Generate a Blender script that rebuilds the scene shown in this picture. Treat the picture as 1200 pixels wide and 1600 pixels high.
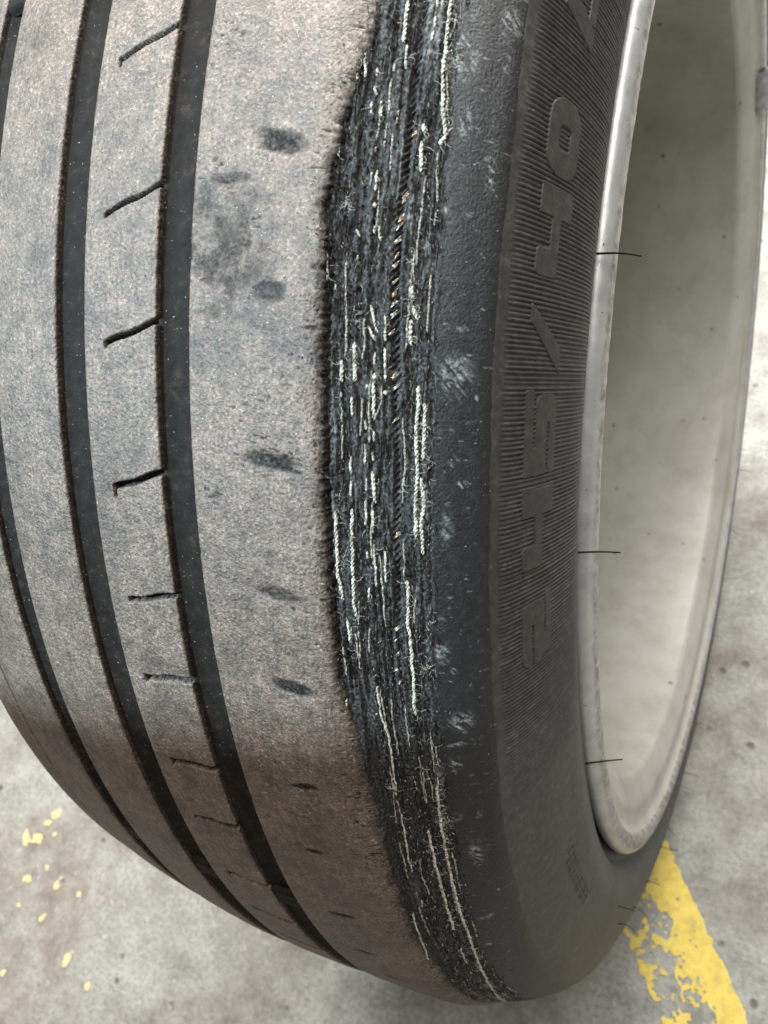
import bpy, math
import numpy as np
from mathutils import Matrix, Vector

for o in list(bpy.data.objects):
    bpy.data.objects.remove(o, do_unlink=True)
scene = bpy.context.scene
COL = scene.collection

# ------------------------------------------------------------------ camera
cam_d = bpy.data.cameras.new("camera")
cam = bpy.data.objects.new("camera", cam_d)
COL.objects.link(cam)
cr = Vector((0.88341978, 0.33443447, -0.32821196))
cu = Vector((-0.10522844, 0.82413789, 0.55652827))
cf = Vector((-0.45661414, 0.45711085, -0.76325172))
cp = Vector((0.17468225, -0.32300398, 0.68593226))
cam.matrix_world = Matrix(((cr.x, cu.x, -cf.x, cp.x), (cr.y, cu.y, -cf.y, cp.y), (cr.z, cu.z, -cf.z, cp.z), (0, 0, 0, 1)))
cam_d.sensor_fit = 'VERTICAL'
cam_d.sensor_height = 36.0
cam_d.sensor_width = 36.0
cam_d.lens = 36.0 * 1290.17 / 1600.0
cam_d.clip_start = 0.01
cam_d.clip_end = 50.0
cam_d.dof.use_dof = True
cam_d.dof.focus_distance = 0.225
cam_d.dof.aperture_fstop = 24.0
scene.camera = cam

# ------------------------------------------------------------------ light
world = bpy.data.worlds.new("World")
scene.world = world
world.use_nodes = True
bg = world.node_tree.nodes["Background"]
bg.inputs[0].default_value = (0.92, 0.90, 0.87, 1)
bg.inputs[1].default_value = 0.08


def aim(o, target):
    o.rotation_euler = (Vector(target) - o.location).to_track_quat('-Z', 'Y').to_euler()


def area(name, loc, target, size, power, color):
    l = bpy.data.lights.new(name, 'AREA')
    l.shape = 'RECTANGLE'
    l.size, l.size_y = size
    l.energy = power
    l.color = color
    o = bpy.data.objects.new(name, l)
    COL.objects.link(o)
    o.location = loc
    aim(o, target)
    return o


# ceiling lamp overhead, plus an added rear fill and an added front spot
area("ceiling_lamp", (0.60, -0.05, 2.5), (0.10, -0.05, 0.0), (1.6, 1.2), 54.0, (1.0, 0.965, 0.91))
area("rear_fill_light", (-0.2, 1.6, 2.1), (0.0, 0.25, 0.0), (1.6, 0.8), 185.0, (1.0, 0.97, 0.92))  # added fill that brightens the floor behind the wheel
sp = bpy.data.lights.new("cutoff_spot", 'SPOT')  # added spot; its cone edge stands in for a shadow edge across the wheel
sp.energy = 180.0
sp.color = (0.64, 0.86, 1.0)
sp.shadow_soft_size = 0.010
sp.spot_size = math.radians(60)
sp.spot_blend = 0.02
spo = bpy.data.objects.new("cutoff_spot", sp)
COL.objects.link(spo)
spo.location = (-0.55, -0.80, 1.55)
aim(spo, (-0.1038, 0.3973, 0.7642))

vs = scene.view_settings
vs.view_transform = 'Standard'
vs.look = 'None'
vs.exposure = 0.0
vs.gamma = 1.0
vs.use_curve_mapping = False
scene.render.resolution_x = 768
scene.render.resolution_y = 1024

# ------------------------------------------------------------------ helpers
A0 = math.radians(48)      # turn of the wheel about its axle
ZC = 0.3272                # axle height, the tread stands on the floor
RNG = np.random.RandomState(7)


def W3(x, r, th):
    e = A0 - th
    return np.stack(np.broadcast_arrays(x, -r * np.cos(e), ZC + r * np.sin(e)), -1)


_tab = {}


def vn(u, v, seed=0):
    """smooth value noise, about -1..1"""
    if seed not in _tab:
        _tab[seed] = np.random.RandomState(1000 + seed).rand(256, 256) * 2 - 1
    t = _tab[seed]
    iu = np.floor(u).astype(int)
    iv = np.floor(v).astype(int)
    fu, fv = u - iu, v - iv
    fu = fu * fu * (3 - 2 * fu)
    fv = fv * fv * (3 - 2 * fv)
    a, b, c, d = iu & 255, (iu + 1) & 255, iv & 255, (iv + 1) & 255
    return (t[a, c] * (1 - fu) + t[b, c] * fu) * (1 - fv) + (t[a, d] * (1 - fu) + t[b, d] * fu) * fv


def fbm(u, v, seed=0, o=4):
    s, a, n = 0, 1, 0
    for i in range(o):
        s = s + a * vn(u * 2 ** i, v * 2 ** i, seed + i)
        n += a
        a *= 0.5
    return s / n


def sstep(a, b, x):
    t = np.clip((x - a) / (b - a), 0, 1)
    return t * t * (3 - 2 * t)


def herm(kx, ky):
    """smooth curve through knots (kx increasing)"""
    kx, ky = np.array(kx, float), np.array(ky, float)
    d = np.diff(ky) / np.diff(kx)
    m = np.empty_like(ky)
    m[1:-1] = (d[:-1] * np.diff(kx)[1:] + d[1:] * np.diff(kx)[:-1]) / (kx[2:] - kx[:-2])
    m[0], m[-1] = d[0], d[-1]

    def f(x):
        i = np.clip(np.searchsorted(kx, x) - 1, 0, len(kx) - 2)
        h = kx[i + 1] - kx[i]
        t = np.clip((x - kx[i]) / h, -0.5, 1.5)
        return ((2 * t**3 - 3 * t**2 + 1) * ky[i] + (t**3 - 2 * t**2 + t) * h * m[i]
                + (-2 * t**3 + 3 * t**2) * ky[i + 1] + (t**3 - t**2) * h * m[i + 1])
    return f


def mk(name, V, Fq, mat, parent=None, attrs=None, smooth=True, kind=None, label=None):
    V = np.asarray(V, np.float32).reshape(-1, 3)
    Fq = np.asarray(Fq, np.int32)
    k = Fq.shape[1]
    me = bpy.data.meshes.new(name)
    me.vertices.add(len(V))
    me.vertices.foreach_set("co", V.ravel())
    me.loops.add(Fq.size)
    me.loops.foreach_set("vertex_index", Fq.ravel())
    me.polygons.add(len(Fq))
    me.polygons.foreach_set("loop_start", np.arange(0, Fq.size, k, dtype=np.int32))
    me.polygons.foreach_set("use_smooth", np.full(len(Fq), smooth, bool))
    me.update(calc_edges=True)
    for n, a in (attrs or {}).items():
        at = me.attributes.new(n, 'FLOAT', 'POINT')
        at.data.foreach_set("value", np.asarray(a, np.float32).ravel())
    me.materials.append(mat)
    o = bpy.data.objects.new(name, me)
    COL.objects.link(o)
    o.parent = parent
    if kind:
        o["kind"] = kind
    if label:
        o["label"] = label
    return o


def gridfaces(nu, nv, closed=False, flip=False):
    """faces of a grid whose vertex (i,j) is i*nv+j ; closed wraps i"""
    i = np.arange(nu if closed else nu - 1)[:, None]
    j = np.arange(nv - 1)[None, :]
    i2 = (i + 1) % nu
    f = np.stack([i * nv + j, i * nv + j + 1, i2 * nv + j + 1, i2 * nv + j], -1).reshape(-1, 4)
    return f[:, ::-1] if flip else f


def tube(path, rad, n=6):
    """closed-ended tube along path (m,3), radius scalar or (m,) -> verts, faces"""
    path = np.asarray(path, float)
    m = len(path)
    rad = np.broadcast_to(rad, (m,))
    t = np.gradient(path, axis=0)
    t /= np.linalg.norm(t, axis=1)[:, None] + 1e-12
    ref = np.array([0.31, 0.86, 0.40])
    a = np.cross(t, ref)
    a /= np.linalg.norm(a, axis=1)[:, None] + 1e-12
    b = np.cross(t, a)
    an = np.linspace(0, 2 * np.pi, n, endpoint=False)
    V = path[:, None, :] + rad[:, None, None] * (a[:, None, :] * np.cos(an)[None, :, None] + b[:, None, :] * np.sin(an)[None, :, None])
    V = V.reshape(-1, 3)
    i = np.arange(m - 1)[:, None] * n
    j = np.arange(n)[None, :]
    j2 = (j + 1) % n
    F = np.stack([i + j, i + j2, i + n + j2, i + n + j], -1).reshape(-1, 4)
    # end caps as collapsed quads
    V = np.vstack([V, path[:1], path[-1:]])
    c0, c1 = len(V) - 2, len(V) - 1
    cap = []
    for q in range(0, n, 2):
        cap.append((c0, (q + 2) % n, q + 1, q))
        cap.append((c1, (m - 1) * n + q, (m - 1) * n + q + 1, (m - 1) * n + (q + 2) % n))
    return V, np.vstack([F, np.array(cap)])


def merge(parts):
    Vs, Fs, o = [], [], 0
    for V, F in parts:
        Vs.append(V)
        Fs.append(F + o)
        o += len(V)
    return np.vstack(Vs), np.vstack(Fs)


# ------------------------------------------------------------------ materials
class NT:
    def __init__(self, name):
        self.m = bpy.data.materials.new(name)
        self.m.use_nodes = True
        self.t = self.m.node_tree
        self.n = self.t.nodes
        self.b = self.n["Principled BSDF"]
        self.co = self.n.new('ShaderNodeTexCoord').outputs['Object']

    def link(self, a, b):
        self.t.links.new(a, b)

    def noise(self, scale, detail=4, rough=0.55, vec=None, dist=0.0):
        x = self.n.new('ShaderNodeTexNoise')
        x.inputs['Scale'].default_value = scale
        x.inputs['Detail'].default_value = detail
        x.inputs['Roughness'].default_value = rough
        x.inputs['Distortion'].default_value = dist
        self.link(vec or self.co, x.inputs['Vector'])
        return x.outputs['Fac']

    def voro(self, scale, feature='F1', rand=1.0):
        x = self.n.new('ShaderNodeTexVoronoi')
        x.feature = feature
        x.inputs['Scale'].default_value = scale
        x.inputs['Randomness'].default_value = rand
        self.link(self.co, x.inputs['Vector'])
        return x.outputs['Distance']

    def mapping(self, scale, rot=(0, 0, 0)):
        x = self.n.new('ShaderNodeMapping')
        x.inputs['Scale'].default_value = scale
        x.inputs['Rotation'].default_value = rot
        self.link(self.co, x.inputs['Vector'])
        return x.outputs['Vector']

    def ramp(self, fac, stops):
        x = self.n.new('ShaderNodeValToRGB')
        e = x.color_ramp.elements
        while len(e) < len(stops):
            e.new(0.5)
        for k, (p, c) in enumerate(stops):
            e[k].position = p
            if not hasattr(c, '__len__'):
                c = (c, c, c)
            e[k].color = (*c, 1)
        self.link(fac, x.inputs['Fac'])
        return x.outputs['Color']

    def mix(self, fac, a, b, mode='MIX'):
        x = self.n.new('ShaderNodeMix')
        x.data_type = 'RGBA'
        x.blend_type = mode
        for s, v in ((x.inputs['Factor'], fac), (x.inputs['A'], a), (x.inputs['B'], b)):
            if hasattr(v, 'links') or hasattr(v, 'is_linked'):
                self.link(v, s)
            elif hasattr(v, '__len__'):
                s.default_value = (*v, 1)
            else:
                s.default_value = v
        return [o for o in x.outputs if o.type == 'RGBA'][0]

    def math(self, op, a, b=0.0, clamp=False):
        x = self.n.new('ShaderNodeMath')
        x.operation = op
        x.use_clamp = clamp
        for s, v in ((x.inputs[0], a), (x.inputs[1], b)):
            if hasattr(v, 'is_linked'):
                self.link(v, s)
            else:
                s.default_value = v
        return x.outputs[0]

    def attr(self, name):
        x = self.n.new('ShaderNodeAttribute')
        x.attribute_name = name
        return x.outputs['Fac']

    def bump(self, h, dist, strength=1.0, prev=None):
        x = self.n.new('ShaderNodeBump')
        x.inputs['Strength'].default_value = strength
        x.inputs['Distance'].default_value = dist
        self.link(h, x.inputs['Height'])
        if prev is not None:
            self.link(prev, x.inputs['Normal'])
        return x.outputs['Normal']

    def out(self, color=None, rough=None, normal=None, metal=None, spec=None):
        for nm, v in (('Base Color', color), ('Roughness', rough), ('Normal', normal), ('Metallic', metal), ('Specular IOR Level', spec)):
            if v is None:
                continue
            s = self.b.inputs[nm]
            if hasattr(v, 'is_linked'):
                self.link(v, s)
            elif hasattr(v, '__len__'):
                s.default_value = (*v, 1)
            else:
                s.default_value = v
        return self.m


def mat_tread():
    t = NT("abraded_tread_rubber")
    g = t.noise(1150, 4, 0.62)
    g2 = t.noise(2600, 2, 0.5)
    big = t.noise(46, 5, 0.65)
    tint = t.noise(420, 2, 0.5)
    cx = t.n.new('ShaderNodeCombineXYZ')
    t.link(t.attr("across"), cx.inputs[0])
    t.link(t.attr("along"), cx.inputs[1])
    mp = t.n.new('ShaderNodeMapping')
    mp.inputs['Scale'].default_value = (1.0, 0.10, 1.0)
    t.link(cx.outputs[0], mp.inputs['Vector'])
    streak = t.noise(900, 4, 0.6, mp.outputs[0])
    col = t.ramp(g, [(0.30, (0.044, 0.030, 0.023)), (0.46, (0.116, 0.082, 0.061)), (0.60, (0.164, 0.120, 0.092)), (0.74, (0.34, 0.285, 0.245))])
    col = t.mix(0.85, col, t.ramp(t.noise(230, 4, 0.65), [(0.32, 0.50), (0.5, 1.0), (0.68, 1.3)]), 'MULTIPLY')
    col = t.mix(0.9, col, t.ramp(big, [(0.32, 0.42), (0.5, 1.0), (0.70, 1.28)]), 'MULTIPLY')
    col = t.mix(0.6, col, t.ramp(streak, [(0.33, 0.60), (0.5, 1.0), (0.67, 1.25)]), 'MULTIPLY')
    col = t.mix(0.3, col, t.ramp(tint, [(0.34, (1.25, 0.90, 0.88)), (0.5, (1, 1, 1)), (0.66, (1.05, 1.04, 0.78))]), 'MULTIPLY')
    pits = t.ramp(t.noise(620, 3, 0.7), [(0.305, 1.0), (0.355, 0.0)])
    col = t.mix(pits, col, (0.02, 0.017, 0.015))
    dots = t.ramp(g2, [(0.69, 0.0), (0.75, 1.0)])
    col = t.mix(dots, col, (0.55, 0.52, 0.47))
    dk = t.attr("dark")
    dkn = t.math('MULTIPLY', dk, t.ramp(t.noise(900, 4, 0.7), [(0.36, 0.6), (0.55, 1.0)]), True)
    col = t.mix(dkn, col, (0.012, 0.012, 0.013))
    n1 = t.bump(g, 0.00050, 1.0)
    n2 = t.bump(t.noise(300, 3, 0.65), 0.0008, 0.7, n1)
    return t.out(col, 0.56, n2, spec=t.math('SUBTRACT', 0.85, t.math('MULTIPLY', dkn, 0.72)))


def mat_groove():
    t = NT("groove_rubber")
    g = t.noise(300, 4, 0.6)
    col = t.ramp(g, [(0.3, (0.008, 0.0068, 0.006)), (0.6, (0.017, 0.0135, 0.0115)), (0.78, (0.050, 0.037, 0.029))])
    dots = t.ramp(t.noise(1500, 2, 0.5), [(0.71, 0.0), (0.76, 0.8)])
    col = t.mix(dots, col, (0.35, 0.31, 0.27))
    return t.out(col, 0.70, t.bump(t.noise(500, 4, 0.65), 0.0004, 0.7), spec=0.12)


def mat_torn():
    t = NT("torn_shoulder_rubber")
    torn = t.attr("torn")
    g = t.noise(1400, 5, 0.65)
    c1 = t.ramp(g, [(0.32, (0.007, 0.0066, 0.0065)), (0.49, (0.026, 0.025, 0.0255)), (0.62, (0.080, 0.077, 0.075)), (0.73, (0.23, 0.22, 0.20))])
    st = t.noise(520, 4, 0.6)
    c2 = t.ramp(st, [(0.3, (0.010, 0.010, 0.0105)), (0.55, (0.0165, 0.0165, 0.0175)), (0.75, (0.030, 0.030, 0.031))])
    dots = t.ramp(t.noise(1250, 2, 0.5), [(0.725, 0.0), (0.76, 1.0)])
    c2 = t.mix(dots, c2, (0.24, 0.24, 0.24))
    col = t.mix(torn, c2, c1)
    sc = t.math('MULTIPLY', t.attr("scuff"), t.ramp(t.noise(800, 5, 0.75), [(0.40, 0.0), (0.64, 1.0)]), True)
    col = t.mix(sc, col, (0.42, 0.42, 0.40))
    n1 = t.bump(g, 0.0005, 0.8)
    rough = t.ramp(torn, [(0.0, 0.46), (1.0, 0.60)])
    return t.out(col, rough, n1, spec=t.math('SUBTRACT', 0.50, t.math('MULTIPLY', torn, 0.22)))


def mat_side():
    t = NT("sidewall_rubber")
    big = t.noise(38, 4, 0.6)
    g = t.noise(420, 4, 0.65)
    col = t.ramp(g, [(0.28, (0.033, 0.033, 0.032)), (0.55, (0.058, 0.057, 0.054)), (0.78, (0.108, 0.105, 0.097))])
    col = t.mix(0.7, col, t.ramp(big, [(0.32, 0.70), (0.68, 1.25)]), 'MULTIPLY')
    dots = t.ramp(t.noise(1300, 2, 0.5), [(0.72, 0.0), (0.765, 0.7)])
    col = t.mix(dots, col, (0.22, 0.21, 0.19))
    return t.out(col, 0.56, t.bump(t.noise(1100, 4, 0.6), 0.00018, 0.7), spec=0.5)


def mat_letter():
    t = NT("raised_letter_rubber")
    g = t.noise(330, 4, 0.65)
    col = t.ramp(g, [(0.30, (0.030, 0.029, 0.027)), (0.55, (0.051, 0.048, 0.044)), (0.75, (0.084, 0.078, 0.070))])
    return t.out(col, 0.60, t.bump(t.noise(1100, 4, 0.6), 0.00016, 0.7), spec=0.45)


def mat_cord(name, lo, hi):
    t = NT(name)
    g = t.noise(750, 5, 0.75)
    col = t.ramp(g, [(0.36, lo), (0.54, hi), (0.8, tuple(min(1, 1.15 * c) for c in hi))])
    return t.out(col, 0.85, t.bump(g, 0.0002, 0.6), spec=0.2)


def mat_wire():
    t = NT("brass_coated_steel")
    g = t.noise(600, 3)
    return t.out(t.ramp(g, [(0.35, (0.55, 0.32, 0.16)), (0.6, (0.72, 0.66, 0.58))]), 0.30, None, 1.0)


def mat_rim_lip():
    t = NT("corroded_rim_lip")
    gr = t.attr("grime_shade")  # real grime plus shade painted on the lower flange
    n = t.noise(260, 5, 0.7)
    col = t.ramp(t.noise(90, 4, 0.6), [(0.3, (0.44, 0.445, 0.445)), (0.7, (0.62, 0.63, 0.63))])
    k = t.math('MULTIPLY', gr, t.ramp(n, [(0.36, 0.25), (0.60, 1.0)]), True)
    col = t.mix(k, col, t.ramp(t.noise(500, 4, 0.7), [(0.35, (0.10, 0.085, 0.07)), (0.65, (0.32, 0.28, 0.235))]))
    pits = t.ramp(t.noise(700, 3, 0.6), [(0.27, 1.0), (0.31, 0.0)])
    col = t.mix(pits, col, (0.10, 0.09, 0.08))
    return t.out(col, t.ramp(n, [(0.3, 0.30), (0.7, 0.52)]), t.bump(n, 0.0004, 0.3), 0.42)


def mat_barrel():
    t = NT("dusty_barrel_paint")
    big = t.noise(17, 5, 0.6)
    col = t.ramp(big, [(0.30, (0.37, 0.358, 0.315)), (0.5, (0.445, 0.440, 0.395)), (0.70, (0.49, 0.488, 0.450))])
    col = t.mix(0.6, col, t.ramp(t.noise(70, 5, 0.65), [(0.3, (0.80, 0.77, 0.72)), (0.55, (1, 1, 1))]), 'MULTIPLY')
    v = t.voro(62)
    spots = t.ramp(v, [(0.05, 1.0), (0.13, 0.0)])
    sel = t.ramp(t.noise(30, 2), [(0.44, 0.0), (0.52, 0.85)])
    col = t.mix(t.math('MULTIPLY', spots, sel, True), col, (0.09, 0.085, 0.075))
    fine = t.ramp(t.noise(420, 3, 0.6), [(0.26, 0.7), (0.32, 0.0)])
    col = t.mix(fine, col, (0.20, 0.185, 0.16))
    return t.out(col, 0.48, t.bump(t.noise(150, 4), 0.0003, 0.3), 0.05, spec=0.4)


def mat_weight():
    t = NT("zinc_weight")
    n = t.noise(200, 4)
    return t.out(t.ramp(n, [(0.3, (0.22, 0.22, 0.225)), (0.7, (0.40, 0.40, 0.41))]), 0.5, t.bump(n, 0.0004, 0.5), 0.4)


def mat_concrete():
    t = NT("worn_concrete")
    big = t.noise(6.5, 5, 0.6)
    mid = t.noise(34, 5, 0.66)
    fine = t.noise(260, 6, 0.72)
    col = t.ramp(mid, [(0.30, (0.240, 0.244, 0.228)), (0.5, (0.345, 0.350, 0.326)), (0.70, (0.415, 0.418, 0.388))])
    col = t.mix(0.9, col, t.ramp(fine, [(0.30, 0.55), (0.52, 1.0), (0.75, 1.22)]), 'MULTIPLY')
    stain = t.ramp(big, [(0.42, 0.0), (0.58, 1.0)])
    smid = t.ramp(t.noise(26, 4, 0.7), [(0.34, 0.25), (0.62, 1.0)])
    col = t.mix(t.math('MULTIPLY', t.math('MULTIPLY', stain, smid), 0.72), col, t.ramp(t.noise(60, 4, 0.65), [(0.35, (0.120, 0.098, 0.080)), (0.65, (0.245, 0.212, 0.180))]))
    pits = t.ramp(t.voro(46), [(0.07, 1.0), (0.17, 0.0)])
    sel = t.ramp(t.noise(22, 2), [(0.53, 0.0), (0.59, 1.0)])
    pitm = t.math('MULTIPLY', pits, sel, True)
    col = t.mix(t.math('MULTIPLY', pitm, 0.8), col, (0.10, 0.105, 0.11))
    spk = t.ramp(t.noise(210, 4, 0.7), [(0.285, 0.85), (0.33, 0.0)])
    col = t.mix(spk, col, (0.11, 0.11, 0.108))
    pale = t.ramp(t.noise(120, 5, 0.65), [(0.63, 0.0), (0.71, 0.75)])
    col = t.mix(pale, col, (0.54, 0.52, 0.46))
    h = t.math('SUBTRACT', t.math('MULTIPLY', fine, 0.6), pitm)
    return t.out(col, 0.72, t.bump(h, 0.0022, 0.8), spec=0.35)


def mat_yellow(pale=0.0):
    t = NT("worn_yellow_paint" if not pale else "faded_yellow_paint")
    n = t.noise(110, 5, 0.65)
    col = t.ramp(n, [(0.28, (0.46, 0.36, 0.10)), (0.48, (0.66, 0.50, 0.085)), (0.72, (0.76, 0.60, 0.13))])
    d = t.ramp(t.noise(420, 3, 0.6), [(0.30, 0.6), (0.37, 0.0)])
    col = t.mix(d, col, (0.36, 0.33, 0.24))
    col = t.mix(pale, col, (0.55, 0.50, 0.36))
    return t.out(col, 0.6, t.bump(n, 0.0006, 0.5))


M_TREAD, M_GROOVE, M_TORN, M_SIDE, M_LET = mat_tread(), mat_groove(), mat_torn(), mat_side(), mat_letter()
M_CORD = mat_cord("bare_cord", (0.13, 0.12, 0.095), (0.62, 0.59, 0.50))
M_CORD2 = mat_cord("dusty_cord", (0.10, 0.09, 0.075), (0.38, 0.35, 0.29))
M_WIRE, M_LIP, M_BARREL, M_WT, M_CONC, M_YEL = mat_wire(), mat_rim_lip(), mat_barrel(), mat_weight(), mat_concrete(), mat_yellow()
M_YEL2 = mat_yellow(0.68)

# ------------------------------------------------------------------ floor
gx = np.concatenate([np.linspace(-6, -0.9, 8)[:-1], np.linspace(-0.9, 0.9, 61), np.linspace(0.9, 6, 8)[1:]])
gX, gY = np.meshgrid(gx, gx, indexing='ij')
floor = mk("floor", np.stack([gX, gY, 0 * gX + 0.0004 * np.clip(vn(gX * 9, gY * 9, 3), -1, 0)], -1), gridfaces(len(gx), len(gx), flip=True), M_CONC, kind="structure",
           label="pitted grey concrete workshop floor with a worn yellow line")


def msq(x0, x1, y0, y1, step, fn, z):
    """marching squares: polygons where fn>0, as triangles on a sheet at height z"""
    xs, ys = np.arange(x0, x1, step), np.arange(y0, y1, step)
    X, Y = np.meshgrid(xs, ys, indexing='ij')
    Fv = fn(X, Y)
    tris = []
    for i in range(len(xs) - 1):
        for j in range(len(ys) - 1):
            c = [(i, j), (i + 1, j), (i + 1, j + 1), (i, j + 1)]
            f = [Fv[a] for a in c]
            if max(f) <= 0:
                continue
            P = []
            for k in range(4):
                a, b = c[k], c[(k + 1) % 4]
                fa, fb = f[k], f[(k + 1) % 4]
                if fa > 0:
                    P.append((xs[a[0]], ys[a[1]]))
                if (fa > 0) != (fb > 0):
                    s = fa / (fa - fb)
                    P.append((xs[a[0]] + s * (xs[b[0]] - xs[a[0]]), ys[a[1]] + s * (ys[b[1]] - ys[a[1]])))
            for k in range(1, len(P) - 1):
                tris.append((P[0], P[k], P[k + 1]))
    T = np.array(tris).reshape(-1, 2)
    V = np.column_stack([T, np.full(len(T), z)])
    return V, np.arange(len(V)).reshape(-1, 3)


# worn yellow stripe: right edge through e0 along ev, about 52 mm wide
e0, ev = np.array([0.1025, -0.1691]), np.array([0.576, -0.817])
en = np.array([-0.817, -0.576])


def stripe(X, Y):
    s = (X - e0[0]) * ev[0] + (Y - e0[1]) * ev[1]
    d = (X - e0[0]) * en[0] + (Y - e0[1]) * en[1]
    edge = np.minimum(d + 0.0022 * fbm(s * 220, d * 220, 41, 3), 0.0535 - d + 0.003 * fbm(s * 180, d * 180, 44, 3)) / 0.004
    wear = 1.1 * fbm(X * 120, Y * 120, 47, 4) + 0.75 * fbm(X * 420, Y * 420, 57, 3)
    keep = 0.60 - 0.78 * sstep(0.014, 0.032, d) + 0.25 * sstep(0.046, 0.052, d) + 0.45 * sstep(0.010, 0.0, d)
    keep = keep - 0.12 * sstep(0.02, 0.12, s) * sstep(0.018, 0.035, d)
    return np.minimum(edge, keep + wear)


mk("yellow_line", *msq(-0.02, 0.27, -0.40, 0.06, 0.0011, stripe, 0.0006), M_YEL, floor, smooth=False,
   label="flaking yellow painted line on the concrete")
CH = [(-.4603, -.3138, 7), (-.4617, -.33, 8), (-.4767, -.3343, 7), (-.4549, -.3028, 6), (-.4501, -.3663, 5), (-.4337, -.3494, 4), (-.4439, -.3878, 5),
      (-.4124, -.3894, 4), (-.3646, -.4094, 5), (-.3337, -.4198, 5), (-.4123, -.3608, 4), (-.4241, -.4398, 4), (-.445, -.322, 4), (-.40, -.345, 2.5), (-.385, -.36, 2.5)]
for k, (a, b, s) in enumerate(CH):
    s = s * 0.001
    mk("paint_chip", *msq(a - 2 * s, a + 2 * s, b - 2 * s, b + 2 * s, 0.0008,
       lambda X, Y: 0.75 - np.hypot(X - a, Y - b) / s + 0.9 * fbm(X * 200, Y * 200, 51 + k, 3), 0.0006), M_YEL2, floor, smooth=False)

# ------------------------------------------------------------------ wheel
wheel = bpy.data.objects.new("car_wheel", None)
COL.objects.link(wheel)
wheel["label"] = "car wheel with badly worn tyre, its inner shoulder torn down to the cords"
wheel["category"] = "wheel"

TH = np.concatenate([np.arange(-0.46, 1.15, 0.0009), np.linspace(1.15, 2 * np.pi - 0.46, 260)[:-1]])
TH2 = np.concatenate([np.arange(-0.6, 1.6, 0.004), np.linspace(1.6, 2 * np.pi - 0.6, 320)[:-1]])
mm = 0.001

topT = herm([-.0930, -.0914, -.0704, -.0425, -.033, -.0063, .0045, .0283, .0387, .06, .0735, .0785, .081, .085],
            [.3118, .3130, .3191, .3236, .3248, .3269, .3270, .3267, .3264, .3255, .3238, .3212, .3198, .3180])
shoulder = herm([.0735, .078, .085, .0910, .0965, .1030, .1076, .1084], [.3224, .3208, .3178, .3155, .3128, .3080, .3026, .3010])
side_x = herm([.2440, .2500, .2547, .2657, .2775, .2910, .3026, .3060], [.1125, .1148, .1160, .1184, .1169, .1130, .1076, .1052])
wornW = lambda th: mm * (0.95 * fbm(np.asarray(th) * 300, np.asarray(th) * 0 + 1.5, 190, 4) + np.interp(th, [-.3, -.12, -.03, .24, .3], [1.5, 1.2, .35, .35, .8]) * fbm(np.asarray(th) * 75, np.asarray(th) * 0 + 4.5, 197, 3) - 0.25) + mm * np.interp(th, [-.46, -.2519, -.2077, -.1856, -.1367, -.105, .03, .187, .245, .30, .372, .48, .625, .79, 1.2, 2, 5.7],
                                  [83, 81.2, 78.3, 77.1, 74.9, 74.2, 74.8, 74.8, 75.2, 77.8, 78.6, 78.2, 78.9, 80.4, 80, 76, 80])
bandR = lambda th: mm * np.interp(th, [-.46, -.2, -.1, .1, .3, .5, .8, 1.2], [96.0, 96.3, 96.8, 97.0, 96.6, 96.0, 94.5, 94])

# carcass: outer sidewall, shoulder and the groove floors
lx = [-.1125, -.1160, -.1186, -.1200, -.1225, -.1180, -.1128, -.1000, -.0920]
lr = [.2440, .2547, .2657, .2740, .2820, .2945, .3028, .3090, .3110]
gxs = np.unique(np.concatenate([np.linspace(-.0905, .0745, 40)] + [np.linspace(a, b, 13) for a, b in ((-.0425, -.0330), (-.0063, .0045), (.0283, .0387))]))
gdep = 0.0032 + 0 * gxs
for a, b in ((-.0425, -.0330), (-.0063, .0045), (.0283, .0387)):
    uu = np.abs((gxs - (a + b) / 2) / ((b - a) / 2))
    gdep = np.where(uu <= 1.0001, 0.0032 - 0.0017 * uu**2.2, gdep)
px = np.concatenate([lx, gxs, [.078, .085, .0965, .1030, .1060]])
pr = np.concatenate([lr, topT(gxs) - gdep, shoulder(np.array([.078, .085, .0965, .1030, .1060])) - 0.0035])
V = W3(px[None, :], pr[None, :], TH2[:, None])
tyre = mk("tyre", V, gridfaces(len(TH2), len(px), True), M_GROOVE, wheel,
          label="low-profile black tyre with bald tread and shredded inner shoulder")

# ---- tread ribs
SA = [(-.326, -.347), (-.2278, -.2488), (-.1101, -.1301), (-.0128, -.0308), (.1009, .0837), (.1993, .1865), (.2759, .267), (.3715, .367), (.4502, .4466), (.5477, .5519), (.632, .640), (.72, .73)]


def sipes(x, th):
    h = 0 * x
    for k, (ta, tb) in enumerate(SA):
        x0, x1 = 11.3 * mm + 0.5 * mm * math.sin(k * 5.1), 29.5 * mm
        u = (x - x0) / (x1 - x0)
        tc = ta + (tb - ta) * u + 0.0007 * np.sin(u * 9 + k)
        d = np.abs(th - tc) * .327 / mm + 0.10 * fbm(x * 900, th * 300, 60 + k, 2)
        w = 0.55 + 0.08 * math.sin(k * 2.3) + 0.09 * max(0, k - 3)
        m = sstep(w + 0.30, w - 0.15, d) * sstep(-0.02, 0.01, u)
        # hook at the blind end
        hk = sstep(0.75, 0.35, np.abs(x - x0 - 0.4 * mm) / mm) * sstep(-0.2, 0.3, (th - tc) * .327 / mm) * sstep(2.6 + math.sin(k * 3.7), 1.6 + math.sin(k * 3.7), (th - tc) * .327 / mm)
        h = np.maximum(h, np.maximum(m, 0.5 * hk * (k % 3 != 2)))
    return h


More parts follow.
